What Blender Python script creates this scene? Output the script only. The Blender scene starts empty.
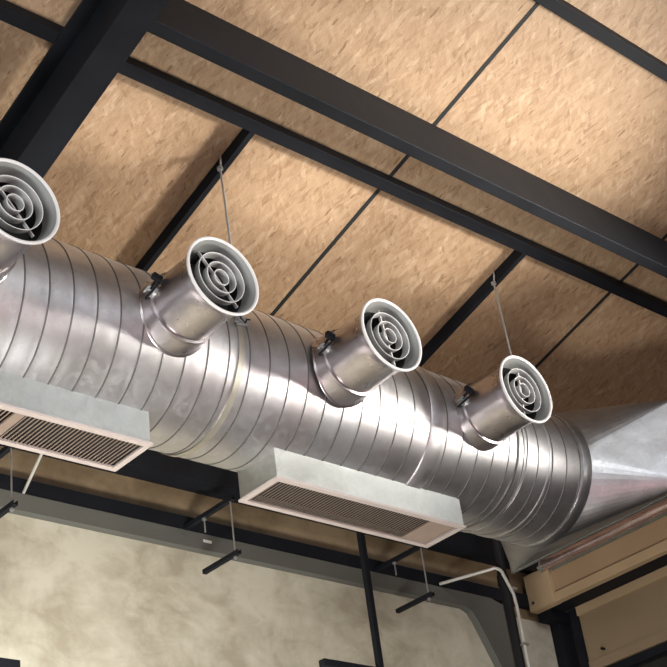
import bpy, bmesh, math, random
from mathutils import Vector, Matrix
random.seed(7)
S = bpy.context.scene
COL = S.collection
H = 1.5                      # eye height: everything below is measured from the eye, the floor is at -H
PI = math.pi
SL = math.radians(15.81)     # roof slope
CS, SN = math.cos(SL), math.sin(SL)
AY, AZ, R = 4.0141, 2.9811, 0.3357    # duct axis and radius

# ------------------------------------------------------------------ materials
def mat(name):
    m = bpy.data.materials.new(name); m.use_nodes = True
    nt = m.node_tree
    b = nt.nodes['Principled BSDF']
    return m, nt, b
def nd(nt, t, **kw):
    n = nt.nodes.new(t)
    for k, v in kw.items():
        if k in n.inputs: n.inputs[k].default_value = v
        else: setattr(n, k, v)
    return n
def ramp(nt, stops, src, interp='LINEAR'):
    r = nt.nodes.new('ShaderNodeValToRGB'); r.color_ramp.interpolation = interp
    e = r.color_ramp.elements
    while len(e) < len(stops): e.new(0.5)
    for i, (p, c) in enumerate(stops):
        e[i].position = p; e[i].color = (*c, 1) if len(c) == 3 else c
    nt.links.new(src, r.inputs[0]); return r
def mixc(nt, fac, a, b, mode='MIX'):
    m = nt.nodes.new('ShaderNodeMix'); m.data_type = 'RGBA'; m.blend_type = mode
    if isinstance(fac, (int, float)): m.inputs[0].default_value = fac
    else: nt.links.new(fac, m.inputs[0])
    for s, i in ((a, 6), (b, 7)):
        if isinstance(s, tuple): m.inputs[i].default_value = (*s, 1)
        else: nt.links.new(s, m.inputs[i])
    return m.outputs[2]
def mathn(nt, op, a, b=None, c=None):
    m = nt.nodes.new('ShaderNodeMath'); m.operation = op
    for i, s in enumerate((a, b, c)):
        if s is None: continue
        if isinstance(s, (int, float)): m.inputs[i].default_value = s
        else: nt.links.new(s, m.inputs[i])
    return m.outputs[0]
def coords(nt, scale=(1, 1, 1), rot=(0, 0, 0), src=None):
    if src is None:
        tc = nt.nodes.new('ShaderNodeTexCoord'); src = tc.outputs['Object']
    mp = nt.nodes.new('ShaderNodeMapping')
    mp.inputs['Scale'].default_value = scale; mp.inputs['Rotation'].default_value = rot
    nt.links.new(src, mp.inputs[0]); return mp.outputs[0]
def noise(nt, vec, scale, detail=3, rough=.55, dist=0):
    n = nt.nodes.new('ShaderNodeTexNoise')
    n.inputs['Scale'].default_value = scale; n.inputs['Detail'].default_value = detail
    n.inputs['Roughness'].default_value = rough; n.inputs['Distortion'].default_value = dist
    nt.links.new(vec, n.inputs['Vector']); return n
def bump(nt, b, h, strength, dist):
    n = nt.nodes.new('ShaderNodeBump'); n.inputs['Strength'].default_value = strength
    n.inputs['Distance'].default_value = dist
    nt.links.new(h, n.inputs['Height']); nt.links.new(n.outputs[0], b.inputs['Normal'])

def simple(name, col, rough=.5, metal=0., var=.12, scale=12., bs=0.):
    m, nt, b = mat(name)
    v = coords(nt)
    n = noise(nt, v, scale)
    d = tuple(c * (1 - var) for c in col); u = tuple(min(1, c * (1 + var)) for c in col)
    r = ramp(nt, [(.3, d), (.7, u)], n.outputs['Fac'])
    nt.links.new(r.outputs[0], b.inputs['Base Color'])
    rr = nt.nodes.new('ShaderNodeMapRange'); rr.inputs[3].default_value = rough * .85; rr.inputs[4].default_value = min(1, rough * 1.15)
    nt.links.new(n.outputs['Fac'], rr.inputs[0]); nt.links.new(rr.outputs[0], b.inputs['Roughness'])
    b.inputs['Metallic'].default_value = metal
    if bs: bump(nt, b, n.outputs['Fac'], bs, .01)
    return m

def galvanised(name, base, rough, spangle=.12, wob=.25, wscale=2.2, stain=None):
    m, nt, b = mat(name)
    v = coords(nt)
    vo = nt.nodes.new('ShaderNodeTexVoronoi'); vo.inputs['Scale'].default_value = 38
    n0 = noise(nt, v, 9, 4); 
    w = mixc(nt, .25, v, n0.outputs['Color'])
    nt.links.new(w, vo.inputs['Vector'])
    sep = nt.nodes.new('ShaderNodeSeparateColor'); nt.links.new(vo.outputs['Color'], sep.inputs[0])
    big = noise(nt, v, 3.2, 5, .6)
    lo = tuple(c * (1 - spangle) for c in base); hi = tuple(min(1, c * (1 + spangle)) for c in base)
    c1 = ramp(nt, [(0, lo), (1, hi)], sep.outputs[0]).outputs[0]
    c2 = ramp(nt, [(.32, (.90, .89, .88)), (.5, (1, 1, 1)), (.7, (.95, .97, 1.0))], big.outputs['Fac']).outputs[0]
    c = mixc(nt, 1., c1, c2, 'MULTIPLY')
    if stain:
        st = noise(nt, coords(nt, (1, 1, 1)), 2.4, 3)
        f = ramp(nt, [(.52, (0, 0, 0)), (.68, (.55, .55, .55))], st.outputs['Fac']).outputs[0]
        c = mixc(nt, f, c, stain)
    nt.links.new(c, b.inputs['Base Color'])
    b.inputs['Metallic'].default_value = 1.
    f = mathn(nt, 'MULTIPLY_ADD', sep.outputs[1], .06, rough - .03)
    f2 = mathn(nt, 'MULTIPLY_ADD', big.outputs['Fac'], .12, f)
    nt.links.new(mathn(nt, 'SUBTRACT', f2, .06), b.inputs['Roughness'])
    wn = noise(nt, v, wscale, 2, .5)
    fine = noise(nt, v, 24, 3, .6)
    h = mathn(nt, 'MULTIPLY_ADD', fine.outputs['Fac'], .03, wn.outputs['Fac'])
    bump(nt, b, h, wob, .06)
    return m

M = {}
M['duct'] = galvanised('galvanised_spiral', (.555, .545, .555), .42, .06, .085, 4.0, stain=(.50, .44, .45))
M['seam'] = simple('spiral_seam', (.13, .125, .12), .5, .8)
M['neck'] = galvanised('galvanised_neck', (.42, .385, .39), .30, .03, .08, 5)
M['sheet'] = galvanised('galvanised_sheet', (.47, .49, .48), .46, .06, .12, 3.0)
M['trans'] = galvanised('galvanised_transition', (.43, .43, .435), .40, .06, .30, 2.6)
M['zinc'] = simple('zinc_rod', (.40, .41, .42), .4, .8)
M['strap'] = simple('galvanised_strap', (.40, .375, .32), .45, .85)
M['rim'] = simple('pale_grey_enamel', (.55, .54, .54), .42, 0, .03)
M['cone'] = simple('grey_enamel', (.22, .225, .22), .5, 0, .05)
M['ringwall'] = simple('shaded_ring_enamel', (.30, .30, .30), .5, 0, .05)  # rim enamel darkened: the shade on the ring walls is in this colour
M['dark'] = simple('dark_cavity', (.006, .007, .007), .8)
M['black'] = simple('black_steel_paint', (.008, .009, .012), .6, 0, .2, 6)
M['blackside'] = simple('charcoal_steel_paint', (.0085, .0095, .012), .6, 0, .15, 6)
M['blackpipe'] = simple('black_pipe_paint', (.012, .012, .013), .4, 0, .1)
M['trunk'] = simple('grey_trunking_paint', (.09, .091, .082), .5, 0, .06, 5)
M['frame'] = simple('pinkish_white_grille_paint', (.38, .325, .305), .5, 0, .04)
M['louver'] = simple('grille_blade_paint', (.20, .15, .12), .5, 0, .08)
M['cream'] = simple('cream_sheet_paint', (.30, .205, .12), .6, 0, .05, 3)
M['creamedge'] = simple('pale_cream_sheet_paint', (.36, .26, .155), .6, 0, .05, 3)
M['copper'] = simple('pink_foil_pipe', (.62, .47, .45), .25, .9, .15, 9, .3)
M['conduit'] = simple('pale_conduit', (.42, .41, .38), .45, .1)
M['sticker'] = simple('white_sticker', (.55, .55, .52), .5, 0, .1, 60)
M['angle'] = simple('grey_green_angle', (.20, .21, .18), .5, .3)
M['glass'] = simple('dark_window_glass', (.012, .013, .012), .08, 0, .3, 3)
M['floor'] = simple('polished_concrete_floor', (.30, .26, .24), .5, 0, .15, 1.5)

def osb():
    m, nt, b = mat('oriented_strand_board')
    v0 = coords(nt)
    cols = []
    base = ramp(nt, [(.25, (.37, .235, .135)), (.5, (.44, .29, .17)), (.75, (.49, .34, .21))], noise(nt, v0, 2.2, 3).outputs['Fac']).outputs[0]
    c = base
    hts = None
    # three overlapping layers of long strands, each layer turned a little differently
    for i, (ang, sx, sy, off, amt) in enumerate(((.25, 50, 14, 1.3, .75), (-.35, 66, 19, 7.7, .75), (.75, 78, 24, 3.1, .6), (-.05, 42, 11, 5.9, .5))):
        wv = noise(nt, v0, 9, 2)
        vw = mixc(nt, .02, v0, wv.outputs['Color'])
        vec = coords(nt, (1, 1, 0), (0, 0, ang), vw)
        vec = coords(nt, (sx, sy, 0), (0, 0, 0), vec)
        ad = nt.nodes.new('ShaderNodeVectorMath'); ad.inputs[1].default_value = (off, off * 2, 0); nt.links.new(vec, ad.inputs[0])
        vo = nt.nodes.new('ShaderNodeTexVoronoi'); vo.inputs['Scale'].default_value = 1.0
        nt.links.new(ad.outputs[0], vo.inputs['Vector'])
        sp = nt.nodes.new('ShaderNodeSeparateColor'); nt.links.new(vo.outputs['Color'], sp.inputs[0])
        tone = ramp(nt, [(0, (.20, .11, .055)), (.05, (.31, .185, .095)), (.25, (.41, .265, .155)), (.6, (.53, .365, .225)), (.8, (.39, .25, .14)), (1, (.66, .50, .34))], sp.outputs[0]).outputs[0]
        msk = mathn(nt, 'MULTIPLY', mathn(nt, 'GREATER_THAN', sp.outputs[1], .5), amt * .75)
        c = mixc(nt, msk, c, tone)
        if hts is None: hts = sp.outputs[2]
        else: hts = mathn(nt, 'ADD', hts, mathn(nt, 'MULTIPLY', sp.outputs[2], msk))
    # fine fibre grain and rare dark bark flecks
    g = noise(nt, coords(nt, (60, 9, 1), (0, 0, .1)), 3, 4, .7)
    gr = ramp(nt, [(.3, (.84, .82, .80)), (.6, (1.03, 1.03, 1.03))], g.outputs['Fac']).outputs[0]
    c = mixc(nt, 1., c, gr, 'MULTIPLY')
    for (ang, sx, sy, th, off, dk) in ((.5, 42, 11, .07, 2.2, .75), (-.3, 56, 17, .09, 9.1, .55), (.2, 80, 20, .10, 4.4, .5)):
        vec = coords(nt, (sx, sy, 0), (0, 0, ang))
        ad = nt.nodes.new('ShaderNodeVectorMath'); ad.inputs[1].default_value = (off, off, 0); nt.links.new(vec, ad.inputs[0])
        wv2 = noise(nt, ad.outputs[0], 1.6, 2)
        vv = mixc(nt, .18, ad.outputs[0], wv2.outputs['Color'])
        vo = nt.nodes.new('ShaderNodeTexVoronoi'); vo.inputs['Scale'].default_value = 1.; nt.links.new(vv, vo.inputs['Vector'])
        sp = nt.nodes.new('ShaderNodeSeparateColor'); nt.links.new(vo.outputs['Color'], sp.inputs[0])
        k = mathn(nt, 'MULTIPLY', mathn(nt, 'LESS_THAN', vo.outputs['Distance'], mathn(nt, 'MULTIPLY_ADD', sp.outputs[2], .2, th)), mathn(nt, 'LESS_THAN', sp.outputs[0], .17))
        c = mixc(nt, mathn(nt, 'MULTIPLY', k, dk), c, (.20, .105, .05))
    c = mixc(nt, 1., c, (.84, .83, .83), 'MULTIPLY')
    nt.links.new(c, b.inputs['Base Color'])
    b.inputs['Roughness'].default_value = .62
    bump(nt, b, hts, .25, .003)
    return m
M['osb'] = osb()
for k_ in ('black', 'blackside', 'blackpipe'): M[k_].node_tree.nodes['Principled BSDF'].inputs['Specular IOR Level'].default_value = .12

def plaster(name, dark, mid, light, sc=1.5):
    m, nt, b = mat(name)
    v = coords(nt)
    n1 = noise(nt, v, sc, 7, .66, .5); n2 = noise(nt, coords(nt, (1, 1, 1.5), (0, .5, 0)), sc * 2.6, 5, .6, .8)
    f = mathn(nt, 'MULTIPLY_ADD', n2.outputs['Fac'], .35, mathn(nt, 'MULTIPLY', n1.outputs['Fac'], .65))
    c = ramp(nt, [(.41, dark), (.5, mid), (.59, light)], f).outputs[0]
    nt.links.new(c, b.inputs['Base Color']); b.inputs['Roughness'].default_value = .75
    bump(nt, b, n2.outputs['Fac'], .15, .01)
    return m
M['plaster'] = plaster('troweled_plaster', (.33, .30, .225), (.42, .39, .305), (.50, .475, .385), 2.0)
M['plaster_shaded'] = plaster('shaded_troweled_plaster', (.13, .085, .045), (.18, .125, .07), (.24, .17, .10))  # same plaster as the wall, its shade and warm bounce painted as brown

# ------------------------------------------------------------------ mesh helpers (eye-relative metres)
class MB:
    def __init__(s): s.v = []; s.f = []; s.mi = []
    def add(s, vs, fs, mi=0):
        o = len(s.v); s.v += [tuple(p) for p in vs]; s.f += [tuple(i + o for i in f) for f in fs]; s.mi += [mi] * len(fs)
        return s
    def box(s, x0, x1, y0, y1, z0, z1, mi=0, tf=None):
        vs = [(x, y, z) for x in (x0, x1) for y in (y0, y1) for z in (z0, z1)]
        if tf: vs = [tf(*p) for p in vs]
        return s.add(vs, [(0, 1, 3, 2), (4, 6, 7, 5), (0, 4, 5, 1), (2, 3, 7, 6), (0, 2, 6, 4), (1, 5, 7, 3)], mi)
    def tube(s, pts, r, n=10, mi=0, cap=True):
        pts = [Vector(p) for p in pts]; rings = []
        up = None
        for i, p in enumerate(pts):
            d = (pts[min(i + 1, len(pts) - 1)] - pts[max(i - 1, 0)]).normalized()
            if up is None:
                up = Vector((0, 0, 1)) if abs(d.z) < .9 else Vector((1, 0, 0))
            a = d.cross(up).normalized(); bb = a.cross(d).normalized(); up = bb
            rr = r[i] if isinstance(r, (list, tuple)) else r
            rings.append([p + a * rr * math.cos(t) + bb * rr * math.sin(t) for t in [2 * PI * k / n for k in range(n)]])
        vs = [v for rg in rings for v in rg]; fs = []
        for i in range(len(pts) - 1):
            for k in range(n):
                fs.append((i * n + k, i * n + (k + 1) % n, (i + 1) * n + (k + 1) % n, (i + 1) * n + k))
        if cap: fs.append(tuple(range(n - 1, -1, -1))); fs.append(tuple((len(pts) - 1) * n + k for k in range(n)))
        return s.add(vs, fs, mi)
    def bar(s, p0, p1, w, h, up=(0, 0, 1), mi=0):
        p0, p1 = Vector(p0), Vector(p1); d = (p1 - p0).normalized(); a = d.cross(Vector(up)).normalized(); u = a.cross(d)
        vs = [p + a * i * w / 2 + u * j * h / 2 for p in (p0, p1) for i, j in ((-1, -1), (1, -1), (1, 1), (-1, 1))]
        return s.add(vs, [(0, 1, 2, 3), (7, 6, 5, 4), (0, 4, 5, 1), (1, 5, 6, 2), (2, 6, 7, 3), (3, 7, 4, 0)], mi)
    def lathe(s, prof, axis_o, axis_d, n=64, mi=0, closed=False):
        o = Vector(axis_o); d = Vector(axis_d).normalized()
        a = d.cross(Vector((0, 0, 1)) if abs(d.z) < .9 else Vector((1, 0, 0))).normalized(); bb = a.cross(d)
        vs = []
        for (l, r) in prof:
            for k in range(n):
                t = 2 * PI * k / n; vs.append(o + d * l + a * r * math.cos(t) + bb * r * math.sin(t))
        fs = []
        m = len(prof)
        for i in range(m if closed else m - 1):
            j = (i + 1) % m
            for k in range(n): fs.append((i * n + k, i * n + (k + 1) % n, j * n + (k + 1) % n, j * n + k))
        return s.add(vs, fs, mi)
    def build(s, name, mats, parent=None, origin=None, smooth=False, bevel=0, angle=35):
        if not isinstance(mats, (list, tuple)): mats = [mats]
        if origin is None:
            if parent is not None: origin = parent['_o']
            else:
                xs = list(zip(*s.v)); origin = ((min(xs[0]) + max(xs[0])) / 2, (min(xs[1]) + max(xs[1])) / 2, min(xs[2]))
        o = Vector(origin)
        me = bpy.data.meshes.new(name)
        me.from_pydata([tuple(Vector(p) - o) for p in s.v], [], s.f)
        for m in mats: me.materials.append(m)
        me.polygons.foreach_set('material_index', s.mi)
        bm = bmesh.new(); bm.from_mesh(me); bmesh.ops.recalc_face_normals(bm, faces=bm.faces); bm.to_mesh(me); bm.free()
        if smooth:
            me.polygons.foreach_set('use_smooth', [True] * len(me.polygons))
            me.set_sharp_from_angle(angle=math.radians(angle))
        ob = bpy.data.objects.new(name, me); COL.objects.link(ob)
        if parent is not None:
            ob.parent = parent
        else:
            ob.location = o + Vector((0, 0, H))
        if bevel:
            b = ob.modifiers.new('edge', 'BEVEL'); b.width = bevel; b.segments = 2; b.limit_method = 'ANGLE'
        ob['_o'] = list(o)
        return ob
def tag(o, label=None, cat=None, group=None, kind=None):
    if label: o['label'] = label
    if cat: o['category'] = cat
    if group: o['group'] = group
    if kind: o['kind'] = kind
    return o
def empty(name, loc, label, cat, group=None):
    o = bpy.data.objects.new(name, None); COL.objects.link(o); o.empty_display_size = .1
    o.location = Vector(loc) + Vector((0, 0, H)); o['_o'] = list(loc)
    return tag(o, label, cat, group)
def copy_tree(o, parent=None):
    c = o.copy(); COL.objects.link(c); c.parent = parent
    for ch in list(o.children): copy_tree(ch, c)
    return c
def rs(x, s, n):            # roof frame: x along the duct, s down the slope, n square to the roof
    return (x, s * CS + n * SN, -s * SN + n * CS)

# ------------------------------------------------------------------ setting
N_P, N_O, N_R = 4.673, 4.733, 4.376        # undersides of purlins, boards, rafters (roof frame)
S_END = 5.5 / CS - N_O * SN / CS            # boards meet the back wall
cm = MB()
seams = [4.037 + 1.669 * k for k in range(-4, 5)]
for a, b_ in zip(seams[:-1], seams[1:]):
    cm.box(a + .011, b_ - .011, -7.5, S_END, N_O, N_O + .018, tf=rs)
ceil = tag(cm.build('ceiling', M['osb'], origin=(3.0, 2.0, 4.5)), 'sloping ceiling of raw strand boards with dark open joints', None, None, 'structure')
# let the board texture run in the plane of the roof
ceil.data.transform(Matrix.Rotation(SL, 4, 'X')); ceil.rotation_euler = (-SL, 0, 0)
bk = MB().box(-2.7, 9.4, -7.5, S_END + .05, N_O + .02, N_O + .06, tf=rs).build('backing', M['dark'], ceil)
bk.data.transform(Matrix.Rotation(SL, 4, 'X'))
for q in seams[1:-1]:
    js = MB().box(q - .011, q + .011, -7.5, S_END, N_O - .0015, N_O + .019, tf=rs).build('joint_strip', M['dark'], ceil)
    js.data.transform(Matrix.Rotation(SL, 4, 'X'))

WY = 5.5
wb = MB().box(-2.7, 9.4, WY, WY + .12, -H, 3.02)
wall = tag(wb.build('wall_back', M['plaster'], origin=(3.5, WY, -H)), None, None, None, 'structure')
MB().box(-2.7, 9.4, WY, WY + .12, 3.02, 3.40).build('upper_band', M['plaster_shaded'], wall)
fl = MB().box(-2.7, 9.4, -7.5, WY + .12, -H - .1, -H)
tag(fl.build('floor', M['floor']), None, None, None, 'structure')
# right wall: cream panel over dark glazing
wr = MB().box(7.22, 7.30, 1.0, 5.27, 2.70, 3.0)
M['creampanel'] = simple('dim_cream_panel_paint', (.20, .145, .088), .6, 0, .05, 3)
wallr = tag(wr.build('wall_right', M['creampanel'], origin=(7.22, 3.0, -H)), None, None, None, 'structure')
MB().box(7.20, 7.24, 1.0, 5.27, 2.993, 3.05).build('top_strip', M['creamedge'], wallr)
MB().box(7.212, 7.30, 1.0, 5.27, 2.634, 2.697).build('bottom_strip', M['creampanel'], wallr)
MB().tube([(7.19, 5.137, 2.735), (7.225, 5.137, 2.735)], .008, 10).build('bolt', M['black'], wallr)
MB().box(7.30, 7.36, 1.0, 5.27, 3.0, 3.6).build('infill', M['dark'], wallr)
w1 = MB().box(7.27, 7.30, 1.0, 5.27, -H, 2.634)
win = tag(w1.build('window_1', M['glass'], origin=(7.28, 3., -H)), None, None, None, 'structure')
MB().box(7.23, 7.30, 1.0, 5.27, 2.58, 2.632).build('window_frame', M['black'], win)

# ------------------------------------------------------------------ roof steel
def ibeam_x(x0, x1, s0, s1, n0, n1, t=.012):      # beam running down the slope, I section
    m = MB(); xc = (x0 + x1) / 2
    m.box(x0, x1, s0, s1, n0, n0 + t, tf=rs); m.box(x0, x1, s0, s1, n1 - t, n1, tf=rs)
    m.box(xc - .004, xc + .004, s0, s1, n0 + t, n1 - t, tf=rs); return m
raf = ibeam_x(2.291, 2.42, -7.0, 4.05, N_R, N_P - .001)
tag(raf.build('steel_rafter', M['black']), 'black steel rafter of H section running down the ceiling above the leftmost nozzle', 'beam')
bb = MB().box(2.362, 9.2, 1.8925, 1.9475, N_R + .001, N_P - .002, tf=rs)
tag(bb.build('steel_beam', M['blackside'], bevel=.004), 'widest charcoal beam crossing the ceiling diagonally, butting into the rafter', 'beam')
sb = MB().box(-2.5, 9.2, 2.2305, 2.2885, N_P, N_O - .001, tf=rs)
tag(sb.build('roof_batten', M['black'], bevel=.003), 'slim black batten between the widest ceiling beam and the duct, passing over the rafter', 'batten', )
tb = MB().box(-2.5, 9.2, 1.152, 1.2077, N_P, N_O - .001, tf=rs)
tag(tb.build('roof_batten', M['black'], bevel=.003), 'slim black batten crossing the top right corner of the ceiling', 'batten')
for x, lb in ((3.244, 'short black purlin down the ceiling holding the rod behind the second nozzle from left'),
              (4.955, 'short black purlin down the ceiling holding the rod behind the rightmost nozzle'),
              (6.66, 'short black purlin hidden above the flared duct end at right')):
    if x > 6: continue
    p = MB().box(x, x + .028, 2.289, S_END - .17, N_P, N_O - .001, tf=rs)
    tag(p.build('purlin', M['black'], bevel=.002), lb, 'purlin', 'purlins over the duct')
eb = MB().box(-2.6, 7.6, 5.28, 5.36, 3.285, 3.395); eb.box(-2.6, 7.6, 5.36, 5.499, 3.342, 3.358)  # second box: added black filler that darkens the lit strip behind the beam
tag(eb.build('eave_beam', M['black'], bevel=.003), 'black beam in shadow under the low edge of the ceiling behind the duct', 'beam')
# ------------------------------------------------------------------ back wall fittings
lb_ = MB().box(-2.6, 7.2, 5.455, 5.499, 3.088, 3.168)
tag(lb_.build('wall_rail', M['black']), 'black rail along the back wall right on top of the grey trunking', 'rail')
ln = MB().box(-2.6, 6.62, 5.470, 5.499, 3.170, 3.180)
tag(ln.build('wall_trim', M['trunk']), 'thin grey trim strip along the back wall above the black rail', 'trim')
tr = empty('cable_trunking', (3.5, 5.46, 2.99), 'long grey metal trunking along the plaster wall, turning down at its right end', 'trunking')
tm = MB()
def trunk_poly(m):
    # straight run, then an elbow turning down the wall
    top = [(-2.6, 3.087), (6.62, 3.087), (6.72, 3.06), (6.785, 3.0), (6.81, 2.66), (6.87, 2.2), (6.93, -H)]
    bot = [(-2.6, 2.996), (6.37, 2.996), (6.42, 2.975), (6.46, 2.92), (6.60, 2.645), (6.74, 2.2), (6.80, -H)]
    n = len(top)
    vs = [(x, 5.45, z) for x, z in top] + [(x, 5.45, z) for x, z in bot] + [(x, 5.499, z) for x, z in top] + [(x, 5.499, z) for x, z in bot]
    fs = []
    for i in range(n - 1):
        fs += [(i, i + 1, n + i + 1, n + i), (2 * n + i + 1, 2 * n + i, 3 * n + i, 3 * n + i + 1),
               (i, 2 * n + i, 2 * n + i + 1, i + 1), (n + i, n + i + 1, 3 * n + i + 1, 3 * n + i)]
    fs += [(0, n, 3 * n, 2 * n), (n - 1, 3 * n - 1, 4 * n - 1, 2 * n - 1)]
    m.add(vs, fs)
trunk_poly(tm)
tm.build('trunking_body', M['trunk'], tr, bevel=.002)
MB().box(4.41, 4.462, 5.447, 5.45, 3.040, 3.054).build('sticker', M['sticker'], tr)['label'] = 'small whitish rectangular sticker'
MB().box(4.276, 4.284, 5.446, 5.45, 3.046, 3.054).build('rivet', M['zinc'], tr)

def hanger(x, label, x2):
    o = empty('trapeze_hanger', (x, 5.40, 3.085), label, 'bracket', 'trapeze hangers on the grey trunking')
    xo = x
    a = MB().box(xo - .013, xo + .013, 5.05, 5.45, 3.0875, 3.091); a.box(xo - .013, xo - .009, 5.05, 5.45, 3.091, 3.110); a.box(xo + .009, xo + .013, 5.05, 5.45, 3.091, 3.110)
    a.box(xo - .024, xo + .024, 5.05, 5.066, 3.107, 3.112)
    a.build('bracket_arm', M['black'], o)
    a = MB().box(xo - .012, xo + .012, 5.045, 5.33, 2.796, 2.799); a.box(xo - .012, xo - .009, 5.045, 5.33, 2.799, 2.818); a.box(xo + .009, xo + .012, 5.045, 5.33, 2.799, 2.818)
    a.build('lower_bar', M['black'], o)
    r = MB().tube([(xo, 5.078, 2.775), (xo, 5.078, 3.118)], .0042, 8)
    r1 = r.build('threaded_rod', M['zinc'], o, smooth=True)
    MB().tube([(xo, 5.078, 2.782), (xo, 5.078, 2.792)], .010, 6).build('nut', M['zinc'], r1)
    r = MB().tube([(xo, 5.294, 3.01), (xo, 5.294, 3.0875)], .0042, 8)
    r1 = r.build('threaded_rod', M['zinc'], o, smooth=True)
    MB().tube([(xo, 5.294, 3.077), (xo, 5.294, 3.0875)], .012, 6).build('nut', M['zinc'], r1)
    return o
h0 = hanger(4.302, 'black two-bar trapeze hanger on the trunking beside its white sticker', 4.3)
for x, lb in ((3.058, 'black two-bar trapeze hanger on the trunking at the left edge of the photo'),
              (5.648, 'black two-bar trapeze hanger on the trunking just right of the thin black post')):
    c = copy_tree(h0); c.location.x = x; c['label'] = lb

ps = empty('hanging_post', (5.105, 5.0, 2.29), 'thin black square post in front of the plaster wall with a bar at its foot', 'post')
MB().box(5.095, 5.125, 4.985, 5.015, 2.29, 3.40).build('post', M['black'], ps)
MB().box(4.715, 5.6, 4.98, 5.02, 2.262, 2.297).build('bar', M['black'], ps)
pb = MB().box(2.2, 3.03, 4.98, 5.02, 2.03, 2.068)
tag(pb.build('hanging_bar', M['black']), 'black bar end poking into the bottom left corner in front of the wall', 'bar')

cp = empty('black_column', (6.36, 5.12, -H), 'black round column pipe before the back wall, right of the trunking bend', 'column')
MB().tube([(6.362, 5.12, -H), (6.362, 5.12, 3.41)], .030, 20).build('column_shaft', M['blackpipe'], cp, smooth=True)
MB().tube([(6.362, 5.12, 3.0), (6.362, 5.12, 3.06)], .036, 20).build('coupling', M['blackpipe'], cp, smooth=True)
cd = empty('conduit', (6.35, 5.08, -H), 'pale thin conduit leaving the trunking and bending down the black column', 'conduit')
pts = [(6.165, 5.44, 3.0985), (6.275, 5.12, 3.088)]
for t in range(1, 7):
    a = t / 6 * PI / 2
    pts.append((6.275 + .045 * math.sin(a) , 5.12 - .04 * math.sin(a), 3.088 + .006 - .045 * (1 - math.cos(a))))
pts += [(6.375, 5.075, 2.93), (6.382, 5.075, 2.85), (6.384, 5.075, 1.2), (6.384, 5.075, -H)]
MB().tube(pts, .0095, 10).build('conduit_tube', M['conduit'], cd, smooth=True)
for z in (2.96, 2.62): MB().box(6.362, 6.402, 5.06, 5.095, z, z + .012).build('conduit_clip', M['zinc'], cd)
st = MB().tube([(3.352, 5.46, 3.0955), (3.16, 4.98, 3.052), (3.12, 4.9, 3.10)], .0075, 8)
tag(st.build('stay_rod', M['conduit'], smooth=True), 'pale slanting stay rod from the trunking up behind the left grille box', 'rod')

cb = MB().box(7.205, 7.365, 5.42, 5.499, -H, 3.05)
tag(cb.build('corner_column', M['black']), 'black flat column against the back wall under the cream header', 'column')
cb = MB().box(7.20, 7.235, 5.275, 5.33, -H, 3.046)
tag(cb.build('corner_post', M['black']), 'slim black post at the left edge of the cream wall panel', 'post')
# header at the right
hd = empty('cream_header', (7.05, 3.2, 3.05), 'deep cream sheet header along the right wall under the pink pipe', 'header')
MB().box(7.02, 7.058, 1.0, 5.44, 3.06, 3.285).build('web', M['cream'], hd, bevel=.003)
MB().box(6.995, 7.05, 1.0, 5.44, 3.05, 3.112).build('bottom_lip', M['creamedge'], hd, bevel=.004)
ep = MB().box(6.985, 7.06, 5.26, 5.46, 3.052, 3.29).build('end_plate', M['creamedge'], hd, bevel=.003)
MB().tube([(6.980, 5.42, 3.10), (6.990, 5.42, 3.10)], .010, 14).build('screw_hole', M['dark'], ep)
bb2 = MB().box(7.06, 7.20, 1.0, 5.44, 3.052, 3.30)
bb2.box(7.065, 7.5, 5.36, 5.47, 3.0, 3.052)
tag(bb2.build('lintel_beam', M['black']), 'black lintel beam showing its underside between cream header and cream panel', 'beam')
pp = empty('foil_pipe', (6.96, 3.2, 3.29), 'pinkish foil-wrapped pipe lying along the top of the cream header', 'pipe')
MB().tube([(6.97, 1.0, 3.296), (6.97, 5.27, 3.296)], .036, 20).build('pipe_body', M['copper'], pp, smooth=True)
for y in (4.55, 3.9, 4.95): MB().tube([(6.97, y, 3.296), (6.97, y + .02, 3.296)], .0375, 20).build('pipe_band', M['copper'], pp, smooth=True)
MB().tube([(6.97, 5.27, 3.296), (6.97, 5.30, 3.296)], .038, 20).build('end_cap', M['angle'], pp, smooth=True)
ag = MB().box(7.003, 7.0195, 1.0, 5.25, 3.258, 3.284)
tag(ag.build('angle_strip', M['angle']), 'grey-green angle strip between the foil pipe and the cream header', 'strip')

# ------------------------------------------------------------------ spiral duct
X0, X1, PITCH = 0.6, 5.40, .1015
dk = empty('spiral_duct', (3.0, AY, AZ - R), 'big round spiral-seamed galvanised duct running across the photo under the ceiling', 'duct')
NT = 144
m = MB(); rows = []
prof = [(0, 0), (.0012, .0022), (.0060, .0022), (.0075, 0), (.013, -.0003), (.032, .0), (.054, .0003), (.078, .0), (.094, -.0003)]
k = -2
us = []
while X0 + k * PITCH < X1 + PITCH:
    for (u, dr) in prof: us.append((k * PITCH + u, dr))
    k += 1
vs = []
for (u, dr) in us:
    for t in range(NT):
        th = 2 * PI * t / NT
        x = min(max(X0 + u + PITCH * t / NT, X0), X1)
        vs.append((x, AY + (R + dr) * math.cos(th), AZ + (R + dr) * math.sin(th)))
fs = []; np_ = len(prof)
for i in range(len(us) - 1):
    for t in range(NT):
        t2 = (t + 1) % NT
        if t2 == 0:
            i2 = i + np_
            if i2 + 1 >= len(us): continue
            q = (i * NT + t, i2 * NT, (i2 + 1) * NT, (i + 1) * NT + t)
        else: q = (i * NT + t, i * NT + t2, (i + 1) * NT + t2, (i + 1) * NT + t)
        xs_ = [vs[j][0] for j in q]
        if max(xs_) - min(xs_) < 1e-6: continue
        fs.append((q, 1 if (i % np_) in (0, 1, 2) else 0))
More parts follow.
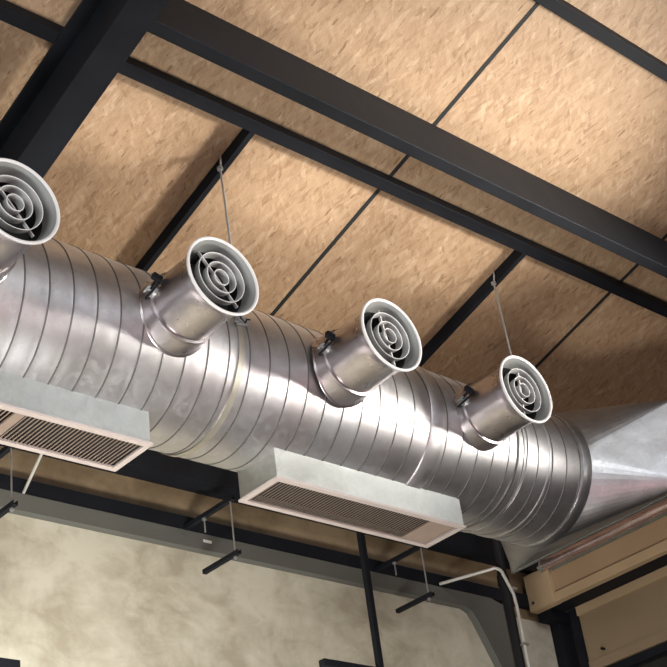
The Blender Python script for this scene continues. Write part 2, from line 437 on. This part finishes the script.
# fix the wrap: at t -> NT the x offset equals one pitch, i.e. the next turn of the helix
o = len(m.v); m.v += vs; m.f += [q for q, _ in fs]; m.mi += [c for _, c in fs]
m.build('duct_shell', [M['duct'], M['seam']], dk, smooth=True, angle=50)
def band(x, w, dr, mt, name='joint_band'):
    pr = [(0, R - .002), (0, R + dr), (.004, R + dr + .002), (w - .004, R + dr + .002), (w, R + dr), (w, R - .002)]
    return MB().lathe(pr, (x, AY, AZ), (1, 0, 0), 128).build(name, mt, dk, smooth=True, angle=40)
band(4.31, .085, .004, M['duct'])
band(4.875, .012, .004, M['seam'])
band(5.10, .02, .001, M['duct'])
band(5.345, .065, .006, M['trans'])

# square-to-round piece at the right end
td = empty('transition_duct', (5.6, AY, 2.783), 'galvanised square-to-round transition flaring from the right end of the round duct', 'duct fitting')
xe, ya, yb, za, zb = 5.80, 3.37, 4.593, 2.783, 3.235
NTT = 64
cir = []; sq = []
cor = {0: (yb, zb), 1: (ya, zb), 2: (ya, za), 3: (yb, za)}
m = MB()
ring = [(X1 + .005, AY + (R + .004) * math.cos(2 * PI * t / NTT), AZ + (R + .004) * math.sin(2 * PI * t / NTT)) for t in range(NTT)]
m.v += ring
ci = []
for q in range(4):
    ci.append(len(m.v)); m.v.append((xe, *cor[q]))
Q = NTT // 4
for q in range(4):
    for t in range(Q):
        a = q * Q + t; m.f.append((a, (a + 1) % NTT, ci[q])); m.mi.append(0)
    m.f.append((((q + 1) * Q) % NTT, ci[(q + 1) % 4], ci[q])); m.mi.append(0)
m.build('transition_shell', M['trans'], td, smooth=True, angle=3.2)
fm = MB()
def rim(m, x0, x1, g):
    for (a, b_, c, d) in ((ya - g, ya + .004, za - g, zb + g), (yb - .004, yb + g, za - g, zb + g), (ya, yb, za - g, za + .004), (ya, yb, zb - .004, zb + g)):
        m.box(x0, x1, a, b_, c, d)
rim(fm, xe - .008, xe + .010, .006)
fm.build('end_flange', M['sheet'], td)
MB().box(xe, xe + .006, ya, yb, za, zb).build('end_plate', M['trans'], td)
# lap seam along the near face
sm_ = MB().bar((X1 + .02, AY - R - .003, AZ + .05), (xe, ya - .001, AZ + .115), .002, .010)
sm_.build('lap_seam', M['trans'], td)

# ------------------------------------------------------------------ nozzles
def nozzle(x, label):
    o = empty('jet_nozzle', (x, AY - .31, AZ), label, 'nozzle', 'round jet nozzles along the duct')
    O = (x, AY, AZ); D = (0, -1, 0)
    # saddle: sheet collar spread onto the duct
    n = 96; vs = []; rr = [(.164, .001), (.162, .004), (.1565, .006), (.1555, .020), (.1545, .045), (.1540, .075)]
    for (r, lift) in rr:
        for k in range(n):
            t = 2 * PI * k / n; dx, dz = r * math.cos(t), r * math.sin(t)
            base = math.sqrt(R * R - dz * dz)
            f = min(1, max(0, (lift - .02) / .055))
            L = base + lift if lift < .03 else (1 - f) * (base + lift) + f * .385
            vs.append((x + dx, AY - L, AZ + dz))
    fs = [(i * n + k, i * n + (k + 1) % n, (i + 1) * n + (k + 1) % n, (i + 1) * n + k) for i in range(len(rr) - 1) for k in range(n)]
    MB().add(vs, fs).build('saddle', M['neck'], o, smooth=True)
    MB().lathe([(.355, .1540), (.386, .1530), (.388, .1540), (.394, .1535), (.397, .1425), (.53, .1400), (.585, .1415), (.612, .148), (.630, .158), (.634, .160)], O, D, 96).build('neck', M['neck'], o, smooth=True)
    MB().lathe([(.628, .157), (.632, .1620), (.637, .1652), (.6425, .1655), (.6455, .163), (.6445, .156), (.638, .1525)], O, D, 96).build('rim', M['rim'], o, smooth=True, angle=60)
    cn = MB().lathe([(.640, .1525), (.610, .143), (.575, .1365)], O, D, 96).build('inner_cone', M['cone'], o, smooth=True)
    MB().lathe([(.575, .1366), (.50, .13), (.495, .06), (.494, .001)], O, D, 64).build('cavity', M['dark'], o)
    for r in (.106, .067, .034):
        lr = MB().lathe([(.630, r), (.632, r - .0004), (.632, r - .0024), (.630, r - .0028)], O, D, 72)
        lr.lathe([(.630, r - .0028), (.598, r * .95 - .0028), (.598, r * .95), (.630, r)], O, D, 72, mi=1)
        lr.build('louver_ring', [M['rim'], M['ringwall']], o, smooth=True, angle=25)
    st_ = MB(); 
    st_.box(x - .125, x + .125, AY - .612, AY - .600, AZ - .0025, AZ + .0025)
    s_ = st_.build('strut', M['rim'], o)
    # volume damper: dished plate, quadrant lever and wing nut on the upper left flank
    a = math.radians(172)
    def P(l, ang, r): return (x + r * math.cos(ang), AY - l, AZ + r * math.sin(ang))
    dm = MB().tube([P(.40, a, .140), P(.40, a, .156)], .026, 20).build('damper_plate', M['zinc'], o, smooth=True)
    lv = MB().bar(P(.395, a - .02, .159), P(.46, a - .20, .162), .013, .004, up=(math.cos(a), 0, math.sin(a)))
    lv.bar(P(.45, a - .15, .145), P(.45, a - .15, .186), .024, .018, up=(0, 1, 0))
    lv.bar(P(.37, a + .14, .159), P(.46, a + .02, .159), .008, .005, up=(math.cos(a), 0, math.sin(a)))
    lv.build('damper_lever', M['black'], o)
    wn = MB().tube([P(.40, a, .156), P(.40, a, .174)], .006, 8); wn.bar(P(.378, a, .168), P(.422, a, .174), .004, .011, up=(math.cos(a), 0, math.sin(a)))
    wn.build('wing_nut', M['zinc'], o, smooth=False)
    return o, s_
NX = [2.065, 2.93, 3.778, 4.633]
NL = ['leftmost pale-rimmed nozzle, cut by the left edge of the photo below the rafter',
      'second jet nozzle from left, with a tied hanger strap on the duct beside it',
      'third jet nozzle from left, above the left half of the second grille box',
      'rightmost and smallest-looking jet nozzle, nearest the flared duct end']
n0, s0 = nozzle(NX[1], NL[1])
allz = [n0]
for i in (0, 2, 3):
    c = copy_tree(n0); c.location.x = NX[i]; c['label'] = NL[i]; c.location.y += (0, 0, -.014, .02)[i]; allz.append(c)
for nz, ang in zip(allz, (-50, -50, -80, -95)):
    for ch in nz.children:
        if ch.name.startswith('strut'):
            # turn the strut about the nozzle's own axis
            yy = 0
            ch.rotation_euler = (0, math.radians(-ang), 0)

# ------------------------------------------------------------------ grille boxes
GY0, GY1, GZ = 3.897, 4.135, 2.533
def grille_box(x0, label, mull, flat):
    L = 1.085; x1 = x0 + L
    o = empty('grille_box', (x0 + L / 2, AY, GZ), label, 'air grille', 'grille boxes under the duct')
    b_ = MB(); t = .0015
    # near and far sides reach up to the duct; end sheets are cut to its curve
    def zt(y): return AZ - math.sqrt(R * R - (y - AY) ** 2) + .003
    for y in (GY0, GY1):
        ys = (y, y + t) if y == GY0 else (y - t, y)
        b_.box(x0, x1, ys[0], ys[1], GZ, zt(y))
    NS = 16
    for x in (x0, x1 - t):
        vs = []; fs = []
        for j in range(NS + 1):
            y = GY0 + (GY1 - GY0) * j / NS
            for xx in (x, x + t): vs += [(xx, y, GZ), (xx, y, zt(y))]
        for j in range(NS):
            a = 4 * j
            fs += [(a, a + 1, a + 5, a + 4), (a + 2, a + 6, a + 7, a + 3), (a + 1, a + 3, a + 7, a + 5)]
        b_.add(vs, fs)
    b_.build('box_shell', M['sheet'], o)
    fl_ = MB()      # turned-out foot where the box is riveted to the duct
    fl_.bar((x0, GY0 - .004, zt(GY0) + .001), (x1, GY0 - .004, zt(GY0) + .001), .012, .003, up=(0, .4, 1))
    fl_.build('foot_flange', M['strap'], o)
    f = MB(); w = .019
    f.box(x0 - .006, x1 + .006, GY0 - .006, GY0 + w, GZ - .008, GZ + .002); f.box(x0 - .006, x1 + .006, GY1 - w, GY1 + .006, GZ - .008, GZ + .002)
    f.box(x0 - .006, x0 + w, GY0 + w, GY1 - w, GZ - .008, GZ + .002); f.box(x1 - w, x1 + .006, GY0 + w, GY1 - w, GZ - .008, GZ + .002)
    f.build('grille_frame', M['frame'], o)
    lv = MB(); n = 62
    for k in range(1, n):
        xx = x0 + w + (L - 2 * w) * k / n
        tl = 1.15 if k < flat * n else -1.35
        lv.bar((xx, GY0 + w - .002, GZ + .001), (xx, GY1 - w + .002, GZ + .001), .0016, .0088 if k < flat * n else .0140, up=(math.sin(tl), 0, math.cos(tl)))
    lv.build('louvers', M['louver'], o)
    if mull: MB().box(x0 + L / 2 - .02, x0 + L / 2 + .02, GY0 + w, GY1 - w, GZ - .006, GZ + .004).build('mullion', M['louver'], o)
    MB().box(x0 + .004, x1 - .004, GY0 + .004, GY1 - .004, GZ + .040, GZ + .042).build('cavity', M['dark'], o)  # near-black sheet stands in for the shade deep inside the box
    return o
g = grille_box(3.558, 'whole galvanised grille box in the middle, showing its left end sheet', False, .84)
grille_box(1.857, 'galvanised grille box at left, cut by the left edge of the photo', True, 2)

# ------------------------------------------------------------------ hanger rods with straps
def duct_hanger(x, label, ztop, tied=True):
    o = empty('duct_hanger', (x, AY - R, AZ), label, 'hanger', 'rod hangers of the duct')
    y = AY - R - .008
    zt = ztop
    rod = MB().tube([(x + .012, y, AZ + .07), (x + .004, y, AZ + .3), (x - .012, y, zt - .02), (x - .014, y, zt + .004)], .0048, 8).build('rod', M['zinc'], o, smooth=True)
    MB().tube([(x - .014, y, zt - .015), (x - .014, y, zt - .001)], .013, 6).build('nut', M['zinc'], rod)
    MB().tube([(x - .012, y, zt - .012), (x - .022, y - .02, zt + .03), (x - .022, y - .02, zt + .05)], .004, 6).build('hook', M['zinc'], rod)
    pr = [(0, R + .002), (0, R + .0055), (.028, R + .0055), (.028, R + .002)]
    MB().lathe(pr, (x - .006, AY, AZ), (1, 0, 0), 128, closed=True).build('strap', M['strap'] if tied else M['duct'], o, smooth=True)
    if not tied: return o
    kn = MB()
    kn.bar((x - .012, y - .004, AZ + .062), (x + .036, y - .004, AZ + .070), .016, .03)
    kn.bar((x - .03, y - .008, AZ + .052), (x + .04, y - .004, AZ + .078), .004, .006)
    kn.build('clip', M['zinc'], o)
    wr_ = MB().tube([(x - .02, y - .004, AZ + .13), (x - .004, y - .022, AZ + .062), (x + .012, y - .024, AZ + .048), (x + .03, y - .014, AZ + .075), (x + .05, y - .010, AZ + .082)], .0036, 6)
    wr_.build('tie_wire', M['black'], o, smooth=True)
    return o
duct_hanger(3.244, 'thin zinc rod hanger with strap and wire beside the second nozzle from left', 3.812)
h2 = duct_hanger(4.95, 'thin zinc rod hanger rising behind the rightmost nozzle', 3.812, False)

# ------------------------------------------------------------------ light
W = bpy.data.worlds.new('room_light'); S.world = W; W.use_nodes = True
nt = W.node_tree; bg = nt.nodes['Background']
tcw = nt.nodes.new('ShaderNodeTexCoord')
sx = nt.nodes.new('ShaderNodeSeparateXYZ'); nt.links.new(tcw.outputs['Generated'], sx.inputs[0])
rw = ramp(nt, [(.3, (.07, .05, .05)), (.47, (.42, .36, .36)), (.62, (.5, .52, .56)), (.8, (.25, .25, .27))], mathn(nt, 'MULTIPLY_ADD', sx.outputs[2], .5, .5))
nt.links.new(rw.outputs[0], bg.inputs[0]); bg.inputs[1].default_value = .7

def area(name, loc, target, sx_, sy_, power, col, spread=180):
    l = bpy.data.lights.new(name, 'AREA'); l.shape = 'RECTANGLE'; l.size = sx_; l.size_y = sy_; l.energy = power; l.color = col
    o = bpy.data.objects.new(name, l); COL.objects.link(o)
    o.location = Vector(loc) + Vector((0, 0, H))
    d = (Vector(target) - Vector(loc)).normalized()
    o.rotation_euler = d.to_track_quat('-Z', 'Y').to_euler()
    l.spread = math.radians(spread)
    return o
area('clerestory_light', (2.0, -5.5, 4.6), (3.2, 4.0, 3.0), 7.0, 2.2, 380, (.93, .97, 1.))
area('side_window_light', (-2.2, 1.2, 2.3), (3.5, 4.0, 3.2), 3.0, 1.6, 190, (.95, .98, 1.))
area('grazing_light', (6.3, 1.5, 2.75), (3.3, 3.5, 3.85), .8, .35, 46, (1, .96, .88), 60)
area('wall_wash_light', (1.8, 2.7, -.8), (3.1, 5.5, 1.8), 1.5, 1.0, 165, (1, .98, .92), 100)
area('pink_fill_light', (3.0, -3.5, -.6), (3.6, 4.0, 3.0), 3.0, .5, 60, (1, .55, .6))  # added lamp without a real source, lays pink streaks on duct and necks

# ------------------------------------------------------------------ camera
cam = bpy.data.cameras.new('camera'); co = bpy.data.objects.new('camera', cam); COL.objects.link(co)
cr = Vector((0.7441082085609965, -0.6563770484506105, -0.12438707416532294))
cdn = Vector((0.2628490144279495, 0.45882558724140604, -0.8487576073926139))
cf = Vector((0.6141769855395106, 0.5988724828875042, 0.5139439460425191))
mw = Matrix(((cr.x, -cdn.x, -cf.x, 0), (cr.y, -cdn.y, -cf.y, 0), (cr.z, -cdn.z, -cf.z, H), (0, 0, 0, 1)))
co.matrix_world = mw
cam.sensor_width = 36.; cam.sensor_fit = 'HORIZONTAL'; cam.lens = 36. * 1454.97 / 667.; cam.clip_start = .05
S.camera = co
for o in bpy.data.objects:
    if '_o' in o: del o['_o']
S.view_settings.view_transform = 'Standard'
S.view_settings.look = 'None'
S.view_settings.exposure = -.28
